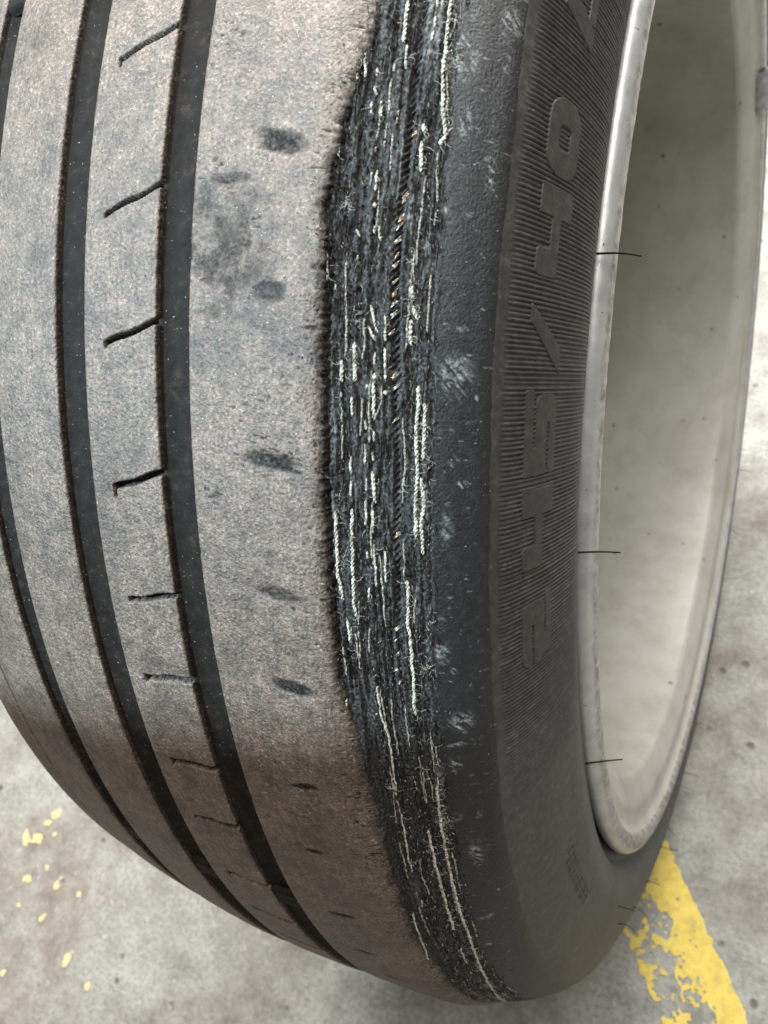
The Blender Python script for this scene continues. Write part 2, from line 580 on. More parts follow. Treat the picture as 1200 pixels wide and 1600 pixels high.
SM = [(61.9, -.262, 5.5, 3.6), (61.9, -.1513, 6.6, 2.9), (61.1, -.0507, 4.6, 3.0), (61.5, .0687, 7.0, 2.3), (62.1, .1715, 6.4, 2.0), (62.4, .2528, 7.0, 2.2), (59.3, .3587, 4.6, 1.2),
      (55.7, .4469, 3.2, 1.1), (55.9, .5582, 5.5, 1.3), (55.3, .6511, 4.5, 1.2), (58, .74, 5.5, 1.2)]


def smudge(x, th):
    h = 0 * x
    for k, (cx, ct, rx, rt) in enumerate(SM):
        a = (x / mm - cx)
        b = (th - ct) * 325 - (0.22 * a if k < 2 else (0.10 * a if k < 6 else -0.14 * a))
        d = np.sqrt((a / rx) ** 2 + (b / rt) ** 2)
        h = np.maximum(h, (1 if k not in (2, 4) else 0.8) * sstep(1.25, 0.55, d + 0.30 * fbm(x * 300, th * 330, 70 + k, 4)))
    # scuffed dark patch beside the groove
    a, b = (x / mm - 48), (th + .085) * 325
    h = np.maximum(h, 0.8 * sstep(1.15, 0.2, np.sqrt((a / 9) ** 2 + (b / 16) ** 2) + 1.0 * fbm(x * 260, th * 85, 80, 4)))
    a, b = (x / mm - 57), (th + .066) * 325
    h = np.maximum(h, 0.55 * sstep(1.0, 0.2, np.sqrt((a / 6) ** 2 + (b / 9) ** 2) + 0.9 * fbm(x * 300, th * 100, 84, 4)))
    return h


def rib(xl, xr, nx, feature=None, dark=None, seed=0, label=None, rwall=True):
    t = TH[:, None]
    xl = np.broadcast_to(xl, TH.shape) + 0.10 * mm * fbm(TH * 330, TH * 0 + 3.3, seed, 3)
    xr = np.broadcast_to(xr, TH.shape) + 0.10 * mm * fbm(TH * 330, TH * 0 + 7.7, seed + 5, 3)
    s = np.linspace(0, 1, nx)[None, :]
    x = xl[:, None] + (xr - xl)[:, None] * s
    de = np.minimum(x - xl[:, None], xr[:, None] - x) / mm
    h = -0.28 * np.exp(-de / 0.28) + 0.07 * fbm(x * 260, t * 85, seed + 9, 4) + 0.035 * fbm(x * 1500, t * 480, seed + 13, 2)
    dk = np.zeros_like(x)
    if feature is not None:
        f = feature(x, t)
        h = h - 3.0 * f
        dk = np.maximum(dk, np.clip(2.6 * f, 0, 1))  # slit insides coloured darker, standing in for the shade within them
    if dark is not None:
        f = dark(x, t)
        h = h - 0.45 * f
        edge = sstep(1.9, 0.0, (xr[:, None] - x) / mm + 1.3 * fbm(x * 900, t * 260, 192, 3))
        h = h - 0.25 * edge * (xr[:, None] < 1)
        nick = sstep(0.66, 0.80, vn(x * 520, t * 520, 194)) * sstep(-0.1, 0.5, vn(x * 120, t * 30, 195) + 0.6 * sstep(9, 2, (xr[:, None] - x) / mm) - 0.3)
        h = h - 0.3 * nick
        f = np.maximum(f, np.maximum(0.6 * edge, 0.9 * nick))
        dk = np.maximum(dk, f)
    R = topT(x) + h * mm
    xa = np.concatenate([xl[:, None] - 0.5 * mm, x[:, :1] - 0.12 * mm, x, x[:, -1:] + 0.12 * mm, xr[:, None] + 0.5 * mm], 1)
    Ra = np.concatenate([R[:, :1] - 3.0 * mm, R[:, :1] - 0.55 * mm, R, R[:, -1:] - 0.55 * mm, R[:, -1:] - 3.0 * mm], 1)
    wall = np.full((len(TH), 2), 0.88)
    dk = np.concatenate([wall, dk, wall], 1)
    return mk("tread_rib", W3(xa, Ra, t), gridfaces(len(TH), xa.shape[1], True), M_TREAD, tyre, {"dark": dk, "across": xa, "along": 0 * xa + t * .327}, label=label)


rib(-.0912, -.0709, 26, seed=100)
rib(-.0699, -.0425, 34, seed=120)
rib(-.0330, -.0063, 50, seed=140)
rib(.0045, .0283, 100, sipes, seed=160, label="tread rib cut by short slanting sipes")
rib(.0387, wornW(TH) - 0.1 * mm, 130, None, smudge, seed=180, label="bald shoulder rib with dark slot remnants")

# ---- wear bars across the grooves
for xa_, xb_ in ((-.0425, -.0330), (-.0063, .0045), (.0283, .0387)):
    for tc in (-.318, .572):
        u = np.linspace(xa_ - 0.3 * mm, xb_ + 0.3 * mm, 8)[None, :]
        s = np.linspace(-1, 1, 15)[:, None]
        hb = -2.5 + 1.9 * sstep(1.0, 0.72, np.abs(s)) + 0.08 * fbm(u * 900, s * 6 + tc * 50, 196, 3)
        mk("wear_bar", W3(u + 0 * s, topT(u) + hb * mm, tc + s * .0155), gridfaces(15, 8), M_GROOVE, tyre)

# ---- torn shoulder: height field of the shredded band, running into smooth scraped rubber
NX = 165
t = TH[:, None]
x0 = wornW(TH)[:, None]
x = x0 + (.1082 - x0) * np.linspace(0, 1, NX)[None, :]
X, S = x / mm, t * 316.0                                   # millimetres across and along
warp = 0.55 * fbm(S / 14 + 0 * X, X / 9, 200, 3)
Xw = X + warp
inb = sstep(-0.2, 0.5, X - x0 / mm) * sstep(0.9, -0.7, X - bandR(TH)[:, None] / mm + 1.1 * fbm(S / 4, X / 2, 205, 3))
r1 = vn(Xw / 1.25, S / 26, 210)
r2 = vn(Xw / 0.62, S / 11, 211)
r3 = fbm(Xw / 0.42, S / 0.95, 212, 3)
fis = sstep(0.30, 0.75, vn(Xw / 0.85 + 40, S / 34, 214)) * sstep(-0.5, 0.2, vn(Xw / 3, S / 9, 215))
chunk = sstep(0.15, 0.6, fbm(Xw / 2.2, S / 3.6, 216, 3))
cross = sstep(0.52, 0.75, vn(Xw / 1.6, S / 0.8, 217)) * sstep(0.1, 0.5, vn(Xw / 3, S / 5, 218))
r4 = fbm(Xw / 0.75, S / 1.5, 219, 3)
pull = sstep(0.25, 0.6, fbm(Xw / 0.55, S / 2.4, 238, 2))
rag = 0.35 + 0.65 * sstep(-0.35, 0.35, fbm(Xw / 5, S / 12, 237, 2))
h = inb * (0.42 * r1 + 0.46 * r2 + rag * (0.28 * r3 + 0.32 * r4 + 0.36 * pull) - 0.85 * fis + 0.22 * chunk - 0.55 * cross - 0.22)
# the long split with the slanting imprint of the belt wires
fx = np.interp(TH, [-.46, -.16, -.13, -.1076, -.06, -.02, .0105, .056, .15, .25, .4], [89.2, 89.2, 88.8, 88.3, 88.5, 89.1, 89.7, 90.1, 89.8, 89.0, 88])[:, None]
fw = np.interp(TH, [-.46, -.2, -.15, -.12, -.02, .04, .16, .26], [0.7, 0.8, 1.0, 1.35, 1.3, 0.95, 0.9, 0.5])[:, None]
fdep = np.interp(TH, [-.46, -.2, -.12, -.02, .06, .2, .27, .34], [1.0, 1.1, 1.3, 1.35, 1.0, 0.8, 0.25, 0])[:, None]
dfx = X - fx + 0.35 * fbm(S / 3, X * 0, 221, 3)
infis = sstep(1.0, 0.45, np.abs(dfx) / fw)
slant = np.sin((S + 1.25 * dfx) * 2 * np.pi / 1.75 + 1.2 * fbm(S / 7, X / 5, 223, 2))
h = h - infis * fdep * (0.72 - 0.42 * slant)
# slots along the rib edge and lower down
slot = sstep(0.75, 0.25, np.abs(X - x0 / mm - 0.75 + 0.2 * fbm(S / 5, X * 0, 226, 2))) * np.interp(TH, [-.12, -.03, .2, .26], [0, 1, 1, 0])[:, None]
h = h - 1.3 * slot
lx2 = np.interp(TH, [.245, .3, .359, .4137, .4767, .534, .7], [79.7, 79.9, 79.6, 79.3, 79.2, 79.5, 81.5])[:, None]
lw = np.interp(TH, [.22, .27, .34, .45, .60, .75], [0, 1.0, 1.35, 1.3, 0.9, 0.3])[:, None]
low = sstep(1.1, 0.5, np.abs(X - lx2 + 0.12 * fbm(S / 6, X * 0, 228, 2)) / np.maximum(lw, 1e-3)) * np.interp(TH, [.22, .27, .6, .78], [0, 1, 1, 0])[:, None]
h = h * (1 - low) - 1.25 * low
h = h + (1 - inb) * (0.035 * fbm(X / 1.1, S / 0.7, 230, 4) + 0.05 * fbm(X / 5, S / 8, 233, 2))
# fringe next to the scraped zone: shallow combed tears
h = h - 0.10 * sstep(-2.5, 0.3, X - bandR(TH)[:, None] / mm) * sstep(4.0, 1.0, X - bandR(TH)[:, None] / mm) * np.clip(fbm(X / 1.7 - S / 3, S / 0.55, 236, 2), 0, 1)
SC = [(97.3, -.2158, 3.2, 4.5, .9), (105.2, -.249, 1.4, 5.0, .9), (105.6, -.2187, 1.0, 2.6, .8), (101.2, .0049, 2.2, 5.0, .75), (101.4, .0680, 2.0, 2.2, .7), (103.1, .084, 0.9, 0.6, 1.2),
      (98.6, .1955, 1.6, 2.6, .6), (98.3, .2209, 2.0, 3.6, .65), (101.2, .2913, 2.2, 2.2, .9), (99.2, .3343, 2.4, 3.4, .85), (95.9, .3962, 2.2, 2.0, 1.1), (101.0, .4488, 2.8, 3.8, .8), (101.5, .312, 2.4, 1.2, 1.0),
      (97.8, -.1121, 0.8, 1.2, .9), (105, -.1366, 0.8, 2.6, .9), (104.3, -.1499, 0.7, 1.2, 1), (100.6, .24, 1.0, 1.0, .9), (103, .40, 0.9, 0.9, .7), (104, .52, 1.0, 1.6, 1.1), (100, .56, 1.6, 1.0, .8), (98, .62, 1.6, 1.2, .8),
      (102, -.03, 1.0, 1.5, .6), (100, .12, 1.2, 3, .5), (105, .02, .5, .8, 1.), (103.5, .16, .4, .4, 1.2), (102.5, .205, .5, .5, 1.1), (99.5, -.17, .8, 3.5, .8)]
sc = 0 * X
for k, (a, b, rx, rt, g) in enumerate(SC):
    d = np.sqrt(((X - a) / (rx * (1.1 + 0.5 * math.sin(k * 2.7)))) ** 2 + ((t - b) * 310 / (rt * (1.2 + 0.6 * math.sin(k * 4.1)))) ** 2)
    sc = np.maximum(sc, 1.25 * g * sstep(1.3, 0.2, d) * sstep(0.0, 0.55, fbm((X * .8 - S * .6) / 0.55, (X * .6 + S * .8) / 2.6, 240 + k, 3) + 0.20))
sc = np.maximum(sc, 0.55 * sstep(0.50, 0.72, fbm(X / 2.2 - S / 3.5, S / 0.9, 270, 3)) * (1 - inb))
sc = np.maximum(sc, 0.35 * inb * sstep(0.15, 0.6, r1 + 0.5 * r3) * sstep(0.0, 0.5, vn(X / 6, S / 12, 275)))
e = 1e-4
dr = (shoulder(x + e) - shoulder(x - e)) / (2 * e)
nn = np.sqrt(1 + dr * dr)
hx, hr = -dr / nn * h * mm, 1 / nn * h * mm
xa = np.concatenate([x[:, :1] - 0.4 * mm, x + hx], 1)
Ra = np.concatenate([shoulder(x[:, :1]) - 2.2 * mm, shoulder(x) + hr], 1)
pad = lambda a: np.concatenate([a[:, :1], a], 1)
mk("worn_shoulder", W3(xa, Ra, t), gridfaces(len(TH), NX + 1, True), M_TORN, tyre, {"torn": pad(inb), "scuff": pad(np.clip(sc, 0, 1.2))},
   label="shredded black shoulder band worn through to the cords")


def sh_pt(xm, th, hgt):
    """point hgt mm above the shoulder surface at xm mm across"""
    xx = np.asarray(xm) * mm
    d = (shoulder(xx + e) - shoulder(xx - e)) / (2 * e)
    q = np.sqrt(1 + d * d)
    return W3(xx - d / q * hgt * mm, shoulder(xx) + hgt / q * mm, np.asarray(th))


# ---- exposed cords
STR = [
('a',[(94.0,-0.2544),(94.1,-0.2248),(94.5,-0.1952),(95.2,-0.1777),(96.1,-0.1602),(95.2,-0.1538)]),
('b',[(91.2,-0.2535),(91.5,-0.2349),(91.3,-0.2239)]),
('b',[(92.4,-0.2540),(92.6,-0.2457)]),
('a',[(85.4,-0.2516),(85.6,-0.2375),(85.5,-0.2222)]),
('b',[(86.5,-0.2211),(86.9,-0.2034)]),
('b',[(77.0,-0.2064),(77.2,-0.1931)]),
('b',[(78.4,-0.2122),(78.9,-0.1956)]),
('b',[(81.0,-0.2030),(81.2,-0.1972)]),
('b',[(80.9,-0.1911),(81.4,-0.1840)]),
('b',[(84.4,-0.2073),(84.3,-0.2015)]),
('b',[(80.9,-0.1796),(80.7,-0.1709)]),
('b',[(82.7,-0.1777),(82.8,-0.1691)]),
('c',[(84.4,-0.1809),(84.3,-0.1751)]),
('a',[(91.7,-0.1671),(91.9,-0.1605)]),
('a',[(91.7,-0.1548),(92.0,-0.1344)]),
('b',[(75.1,-0.1505),(75.2,-0.1417)]),
('b',[(83.1,-0.1342),(83.2,-0.1199)]),
('a',[(83.3,-0.1121),(83.4,-0.1087)]),
('b',[(83.4,-0.0970),(83.5,-0.0914)]),
('b',[(84.5,-0.0971),(85.0,-0.0867)]),
('c',[(74.2,-0.0783),(74.5,-0.0584)]),
('b',[(76.2,-0.0564),(76.2,-0.0525)]),
('b',[(80.5,-0.0766),(80.5,-0.0732)]),
('b',[(80.0,-0.0939),(80.7,-0.0888)]),
('c',[(91.9,-0.0810),(92.3,-0.0592)]),
('a',[(92.1,-0.0574),(92.0,-0.0487)]),
('a',[(92.3,-0.0430),(93.5,-0.0344)]),
('a',[(92.1,-0.0342),(92.3,-0.0166)]),
('b',[(83.7,-0.0433),(85.3,-0.0246)]),
('b',[(83.4,-0.0288),(85.0,-0.0188)]),
('b',[(86.9,-0.0366),(87.1,-0.0191)]),
('c',[(95.9,-0.1103),(95.5,-0.0990)]),
('a',[(80.8,-0.0176),(80.9,0.0095)]),
('b',[(80.3,0.0204),(80.4,0.0340)]),
('b',[(80.2,0.0626),(80.1,0.0758)]),
('b',[(80.1,0.0806),(80.1,0.0916)]),
('a',[(80.2,0.1012),(80.0,0.1374),(79.6,0.1760),(79.9,0.1867)]),
('a',[(78.2,-0.0050),(78.3,0.0098)]),
('b',[(78.1,0.0170),(78.1,0.0206)]),
('a',[(76.6,0.1033),(76.6,0.1265),(76.4,0.1468),(76.9,0.1607),(77.3,0.1728)]),
('b',[(83.4,0.0111),(83.4,0.0142)]),
('b',[(83.2,0.0364),(83.4,0.0428)]),
('b',[(83.2,0.0534),(83.2,0.0688)]),
('b',[(83.3,0.0782),(83.3,0.0877)]),
('b',[(83.3,0.0944),(83.1,0.1139)]),
('b',[(83.1,0.1338),(83.2,0.1398)]),
('b',[(83.1,0.1625),(82.9,0.1715)]),
('b',[(85.0,-0.0113),(84.9,-0.0025)]),
('a',[(84.9,0.0033),(85.1,0.0335)]),
('b',[(84.9,0.0440),(84.9,0.0518)]),
('b',[(84.9,0.0592),(84.9,0.0657)]),
('a',[(84.8,0.0733),(85.3,0.0970)]),
('b',[(84.7,0.1019),(84.6,0.1200)]),
('b',[(84.8,0.1284),(84.8,0.1622)]),
('b',[(87.1,-0.0146),(87.3,0.0089)]),
('a',[(87.4,0.0152),(87.5,0.0183)]),
('b',[(87.1,0.1334),(87.0,0.1590)]),
('a',[(94.3,0.0114),(93.9,0.0434),(94.2,0.0776),(93.9,0.1037),(93.9,0.1234)]),
('a',[(95.5,0.0236),(95.5,0.0465),(95.3,0.0652)]),
('a',[(95.1,0.0775),(95.6,0.0953),(95.0,0.1115),(95.2,0.1365)]),
('c',[(91.2,0.0777),(91.2,0.0969)]),
('a',[(91.8,0.1571),(91.5,0.1891),(91.8,0.2170),(91.8,0.2462),(91.5,0.2671),(91.6,0.2770)]),
('b',[(83.1,0.2485),(83.4,0.2768),(84.5,0.2984),(84.4,0.3327),(84.3,0.3569)]),
('b',[(84.3,0.3856),(84.0,0.4160),(83.6,0.4499),(83.7,0.4664)]),
('c',[(83.8,0.3402),(82.6,0.3971)]),
('c',[(94.6,0.2949),(94.5,0.3384)]),
('a',[(94.7,0.3436),(94.2,0.3738),(94.0,0.4177),(93.7,0.4687),(93.4,0.5309),(93.4,0.5910),(92.3,0.6738),(90.4,0.7780),(86.3,0.9081)]),
('a',[(90.5,0.4083),(90.4,0.4413),(90.4,0.4809),(90.2,0.5344),(90.0,0.5744)]),
('b',[(89.3,0.6214),(88.8,0.6646)]),
('b',[(80.1,0.5358),(79.3,0.5670),(78.7,0.6182),(76.0,0.6957)]),
('b',[(83.8,0.5151),(83.1,0.5276)]),
('c',[(89.3,0.2667),(89.2,0.3095)]),
('c',[(91.2,0.3195),(91.1,0.3707)]),
('b',[(77.8,0.1872),(78.1,0.2092)]),
('c',[(79.5,0.2006),(79.7,0.2317)]),
('c',[(76.1,0.2097),(76.5,0.2385)]),
('b',[(75.5,0.2599),(75.4,0.2884)])
]


def strand(cls, pts, k):
    pts = np.array(pts)
    seg = np.hypot(np.diff(pts[:, 0]), np.diff(pts[:, 1]) * 316)
    L = np.concatenate([[0], np.cumsum(seg)])
    n = max(8, int(L[-1] / 0.13))
    s = np.linspace(0, L[-1], n)
    xm, th = np.interp(s, L, pts[:, 0]), np.interp(s, L, pts[:, 1])
    if len(pts) > 3:
        ker = np.ones(9) / 9
        xm = np.convolve(np.pad(xm, 4, mode='edge'), ker, 'valid')
    xm = xm + 0.26 * fbm(s / 2.0, s * 0 + k, 300, 3)
    a, b = {'a': (0.18, 0.24), 'b': (0.12, 0.18), 'c': (0.08, 0.12), 'd': (0.10, 0.145)}[cls]
    lift = {'a': 0.26, 'b': 0.20, 'c': 0.16, 'd': 0.02}[cls]
    hh = lift + {'a': 0.22, 'b': 0.34, 'c': 0.4, 'd': 0.55}[cls] * fbm(s / 1.1, s * 0 + 3.1 * k, 302, 3)
    taper = sstep(0, 0.6, s) * sstep(0, 0.6, L[-1] - s) * 0.75 + 0.25
    lump = 1 + 0.55 * fbm(s / 0.55, s * 0 + 1.7 * k, 304, 2)
    ph = s * 2 * np.pi / (2.1 if cls == 'a' else 1.6) + k
    parts = []
    for q in (0, np.pi):
        P = sh_pt(xm + a * np.cos(ph + q), th, hh + a * np.sin(ph + q))
        parts.append(tube(P, b * mm * taper * lump, 6))
    V, Fq = merge(parts)
    mk("cord_strand", V, Fq, M_CORD2 if cls in 'cd' else M_CORD, tyre)


for k, (c, p) in enumerate(STR):
    strand(c, p, k)
# greyer cords just showing along every row
k = 500
for row in (76.6, 78.4, 80.6, 82.4, 84.0, 86.2, 87.4, 91.6, 93.0, 95.4):
    th = -0.30 + 0.05 * RNG.rand()
    while th < 0.85:
        ln = 0.02 + 0.05 * RNG.rand()
        w = float(wornW(th)) / mm
        if row > w + 0.8 and not (0.24 < th < 0.7 and row < 81.5) and RNG.rand() < 0.36:
            strand('d', [(row + 0.5 * RNG.randn() * 0.6, th), (row + 0.2 * RNG.randn(), th + ln * 0.5), (row + 0.3 * RNG.randn(), th + ln)], k)
        th += ln + 0.01 + 0.04 * RNG.rand()
        k += 1

# ---- frayed fibres, belt wires, rubber crumbs
fib = []
for c, p in STR:
    p = np.array(p)
    right = p[:, 0].mean() > 89
    cnt = int((9 if right else 4) * (1 + (p[-1, 1] - p[0, 1]) * 60) * (0.8 if c == 'a' else 0.35))
    for _ in range(cnt):
        u = RNG.rand()
        xm = np.interp(u, np.linspace(0, 1, len(p)), p[:, 0])
        th = np.interp(u, np.linspace(0, 1, len(p)), p[:, 1])
        ln = (0.6 + 2.6 * RNG.rand() ** 2.2)
        ang = RNG.choice([-1, 1]) * RNG.uniform(0.2, 1.5) + (0 if RNG.rand() < 0.7 else np.pi)
        curl = RNG.uniform(-3.2, 3.2)
        s = np.linspace(0, 1, 8)
        a = ang + curl * s
        dx = np.cumsum(np.cos(a)) * ln / 8
        dt = np.cumsum(np.sin(a)) * ln / 8 / 316
        fib.append(tube(sh_pt(xm + dx, th + dt, 0.3 + 0.55 * np.sin(s * 2.4) * RNG.rand()), 0.032 * mm, 4))
for xm0, th0, cnt, sp_ in ((96.0, -.212, 70, 1.0), (96.2, -.17, 30, .8), (92.0, -.048, 50, .8), (81.5, -.035, 40, .9), (80.5, .0, 30, .8), (95.2, .232, 40, .7), (95.2, .396, 40, .8), (78.0, .14, 45, .8), (96.4, .07, 15, .6), (96, .2, 25, 1.0), (93, .64, 40, 1.4), (90, .75, 40, 1.5), (78, -.11, 40, .5), (77.5, .10, 30, .8)):
    for _ in range(cnt // 2):
        s = np.linspace(0, 1, 8)
        a = RNG.uniform(0, 6.3) + RNG.uniform(-2, 2) * s
        ln = 0.5 + 1.6 * RNG.rand()
        fib.append(tube(sh_pt(xm0 + RNG.normal(0, sp_ * .5) + np.cumsum(np.cos(a)) * ln / 8, th0 + (RNG.normal(0, 2.2 * sp_) + np.cumsum(np.sin(a)) * ln / 8) / 316, 0.15 + 0.4 * RNG.rand() + 0.3 * np.sin(s * 3)), 0.032 * mm, 4))
mk("frayed_fibre", *merge(fib), M_CORD, tyre, kind="stuff", label="fine pale fibres frayed off the cords")

WR = [(90.0, -.1601), (89.4, -.1187), (89.2, -.1145), (88.9, -.1034), (88.7, -.0975), (88.5, -.0882), (88.5, -.0773), (88.4, -.0715), (88.5, -.06), (88.5, -.052), (88.6, -.045), (88.6, -.0381), (88.3, -.0249), (89.3, .004),
      (89.7, .0127), (88.8, .1966), (88.3, .2077), (88.7, .219), (87.9, .2334), (88.4, .245), (89.6, .036), (89.9, .12)]
for k, (a, b) in enumerate(WR):
    parts = []
    for q in range(2 + k % 2):
        ln = RNG.uniform(1.1, 2.1) * (1.15 if b < .1 else 1.0)
        s = np.linspace(-0.5, 0.5, 7)
        ang = RNG.uniform(0.55, 0.95)
        base = -0.30 if b < 0.06 else 0.12
        P = sh_pt(a + np.cos(ang) * ln * s, b - np.sin(ang) * ln * s / 316 + (q - 0.5) * 0.0012, base + 0.30 * np.cos(s * 2.6) + 0.25 * s)
        parts.append(tube(P, 0.085 * mm, 6))
    mk("belt_wire", *merge(parts), M_WIRE, tyre)

crumb = []
CT = np.array([(0, 0, 0), (1, 0, 0), (0.3, 1, 0), (0.45, 0.4, 0.9)])
CF = np.array([(0, 2, 1, 1), (0, 1, 3, 3), (1, 2, 3, 3), (2, 0, 3, 3)])
for _ in range(3400):
    th = RNG.uniform(-0.32, 0.85)
    u = RNG.rand()
    w = float(wornW(th)) / mm
    if u < 0.24:
        if 0.25 < th < 0.7:
            continue
        xm = w + RNG.normal(-0.1, 0.4)
        hg = 0.35 * RNG.rand() + 0.1 + max(0, min(2.6, (float(topT(np.array(xm * mm))) - float(shoulder(np.array(xm * mm)))) / mm)) * (1 if xm < w else 0.4)
    elif u < 0.46:
        xm = w - abs(RNG.normal(0, 2.0))
        hg = (float(topT(np.array(xm * mm))) - float(shoulder(np.array(max(xm, 73.5) * mm)))) / mm + 0.02
    elif u < 0.92:
        xm = RNG.uniform(w + (3.5 if 0.23 < th < 0.72 else 1.5), 97.5)
        if th < 0.2 and abs(xm - 89) < 1.4:
            continue
        hg = RNG.uniform(-0.15, 0.25)
    else:
        xm = RNG.uniform(96, 100)
        hg = 0.02
    s = RNG.uniform(0.12, 0.50) * (1 if RNG.rand() < 0.9 else 1.9)
    c = sh_pt(np.array([max(xm, 73.6)]), np.array([th]), np.array([hg]))[0]
    if xm < 73.6:
        c = W3(np.array([xm * mm]), topT(np.array([xm * mm])) + 0.03 * mm, np.array([th]))[0]
    Q, _r = np.linalg.qr(RNG.randn(3, 3))
    V = (CT - 0.4) * np.array([2.2, 0.7, 0.6]) * s * mm
    crumb.append((V @ Q.T + c, CF))
def slivers(n, lmin, lmax, wid, hgt, lean):
    out = []
    for _ in range(n):
        th = RNG.uniform(-0.32, 0.90)
        w = float(wornW(th)) / mm
        xm = RNG.uniform(w - 0.3, float(bandR(th)) / mm + 0.6)
        fxx = float(np.interp(th, [-.46, -.16, -.13, -.1076, -.06, -.02, .0105, .056, .15, .25], [89.2, 89.2, 88.8, 88.3, 88.5, 89.1, 89.7, 90.1, 89.8, 89.0]))
        if (th < 0.2 and abs(xm - fxx) < 1.3) or (0.23 < th < 0.72 and xm < 82.2) or (-0.03 < th < 0.22 and xm < w + 1.6):
            continue
        ln = RNG.uniform(lmin, lmax)
        a = RNG.normal(0, lean) + np.pi / 2
        d = np.array([np.cos(a), np.sin(a)])
        q = np.array([-d[1], d[0]])
        wd = wid * RNG.uniform(0.5, 1.4)
        h0, h1 = RNG.uniform(-0.35, 0.1), RNG.uniform(0.05, hgt)
        pts = np.array([0 * d, 0.45 * ln * d + q * wd, 0.5 * ln * d - q * wd, ln * d, 0.5 * ln * d + 0.3 * q * wd])
        hh = np.array([h0, h0 - 0.1, h0 - 0.1, RNG.uniform(-0.2, 0.7 * hgt), h1])
        V = sh_pt(np.maximum(xm + pts[:, 0], 73.6), th + pts[:, 1] / 316, hh)
        out.append((V, np.array([(0, 4, 1), (0, 2, 4), (1, 4, 3), (4, 2, 3)])))
    return out


shred = slivers(2800, 1.2, 6.0, 0.20, 0.62, 0.07) + slivers(1200, 0.4, 1.2, 0.16, 0.6, 1.2)
V, Fq = merge(shred)
mk("rubber_shred", V, Fq, M_TORN, tyre, {"torn": np.ones(len(V)), "scuff": 0.5 * (np.repeat(RNG.rand(len(V) // 5), 5) > 0.8)}, smooth=False, kind="stuff",
   label="ragged slivers of black rubber standing in rows")
mk("cord_lint", *merge(slivers(1900, 0.25, 1.3, 0.11, 0.62, 0.35)), M_CORD2, tyre, smooth=False, kind="stuff", label="dirty bits of cord fibre among the torn rubber")
V, Fq = merge(crumb)
T = Fq[:, :3]
mk("rubber_crumb", V, T, M_TORN, tyre, {"torn": np.ones(len(V)), "scuff": np.zeros(len(V))}, smooth=False, kind="stuff", label="torn black rubber crumbs along the shredded band")

# ---- inner sidewall
rs = np.concatenate([[.3046, .3034], np.linspace(.3028, .2570, 60), [.2562, .2557, .2553, .2549, .2544, .2538], np.linspace(.2530, .2440, 10)])
hs = np.zeros(len(rs))
hs[:2] = [-0.5, -0.05]
hs[(rs < .2560) & (rs > .2546)] = 0.35
hs[(rs > .2575) & (rs < .3015)] = -0.10


def sw_pt(r, th, hgt):
    d = (side_x(r + e) - side_x(r - e)) / (2 * e)
    q = np.sqrt(1 + d * d)
    return W3(side_x(r) + hgt / q * mm, r - d / q * hgt * mm, th)


sidewall = mk("sidewall", sw_pt(rs[None, :], TH2[:, None], hs[None, :] + 0.10 * fbm(rs[None, :] * 60, TH2[:, None] * 12, 400, 3) - 3.4 * sstep(.2562, .2505, rs[None, :]) * sstep(.42, .75, TH2[:, None]) * sstep(1.6, 1.2, TH2[:, None])),
              gridfaces(len(TH2), len(rs), True), M_SIDE, tyre, label="dusty black sidewall with fine radial ribbing")

ribs = []
rr = np.linspace(.3012, .2575, 16)
cu4 = np.array([-0.50, -0.34, -0.14, 0.14, 0.34, 0.50])
ch4 = np.array([-0.25, 0.05, 0.34, 0.34, 0.05, -0.25])
i = np.arange(15)[:, None] * 6
j = np.arange(5)[None, :]
RF = np.stack([i + j, i + j + 1, i + 7 + j, i + 6 + j], -1).reshape(-1, 4)[:, ::-1]
for k in range(-118, 132):
    th0 = k * 0.0040
    fade = float(sstep(0.46, 0.25, np.array(th0))) if th0 > 0 else 1.0
    if fade < 0.12:
        continue
    hgt = ch4[None, :] * (1 + 0.12 * RNG.randn()) * np.where(ch4[None, :] > 0, fade, 1) * (1 + 0.18 * vn(rr * 300, rr * 0 + k * 0.37, 410))[:, None]
    hgt = np.concatenate([hgt[:1] * 0 - 0.25, hgt[1:-1], hgt[-1:] * 0 - 0.25])
    V = sw_pt(rr[:, None], th0 + cu4[None, :] * 0.0040 + 0.0002 * RNG.randn(), hgt)
    ribs.append((V.reshape(-1, 3), RF))
mk("sidewall_ribbing", *merge(ribs), M_SIDE, tyre, kind="stuff", label="fine raised radial ribs moulded on the sidewall")


# ---- raised size lettering
def box(u, v, u0, u1, v0, v1, r=0.0):
    du, dv = np.abs(u - (u0 + u1) / 2) - (u1 - u0) / 2 + r, np.abs(v - (v0 + v1) / 2) - (v1 - v0) / 2 + r
    return -(np.hypot(np.maximum(du, 0), np.maximum(dv, 0)) + np.minimum(np.maximum(du, dv), 0) - r)


def para(u, v, b0, b1, t0, t1):
    k0, k1 = (t0 - b0) / 12, (t1 - b1) / 12
    return np.minimum(np.minimum((u - b0 - k0 * v) / math.hypot(1, k0), (b1 + k1 * v - u) / math.hypot(1, k1)), np.minimum(v, 12 - v))


mx, mn = np.maximum, np.minimum


def L2(u, v):
    s = mx(box(u, v, 0.8, 19.3, 3.2, 12, 2.6), box(u, v, 2.0, 20.6, 0, 2.5, 0.5))
    s = mx(s, box(u, v, 2.0, 8.4, 0.4, 6, 1.2))
    s = mn(s, -box(u, v, -3, 12.6, 7.45, 8.45, 0.4))
    return mn(s, -box(u, v, 8.4, 25, 2.5, 3.2, 0.2))


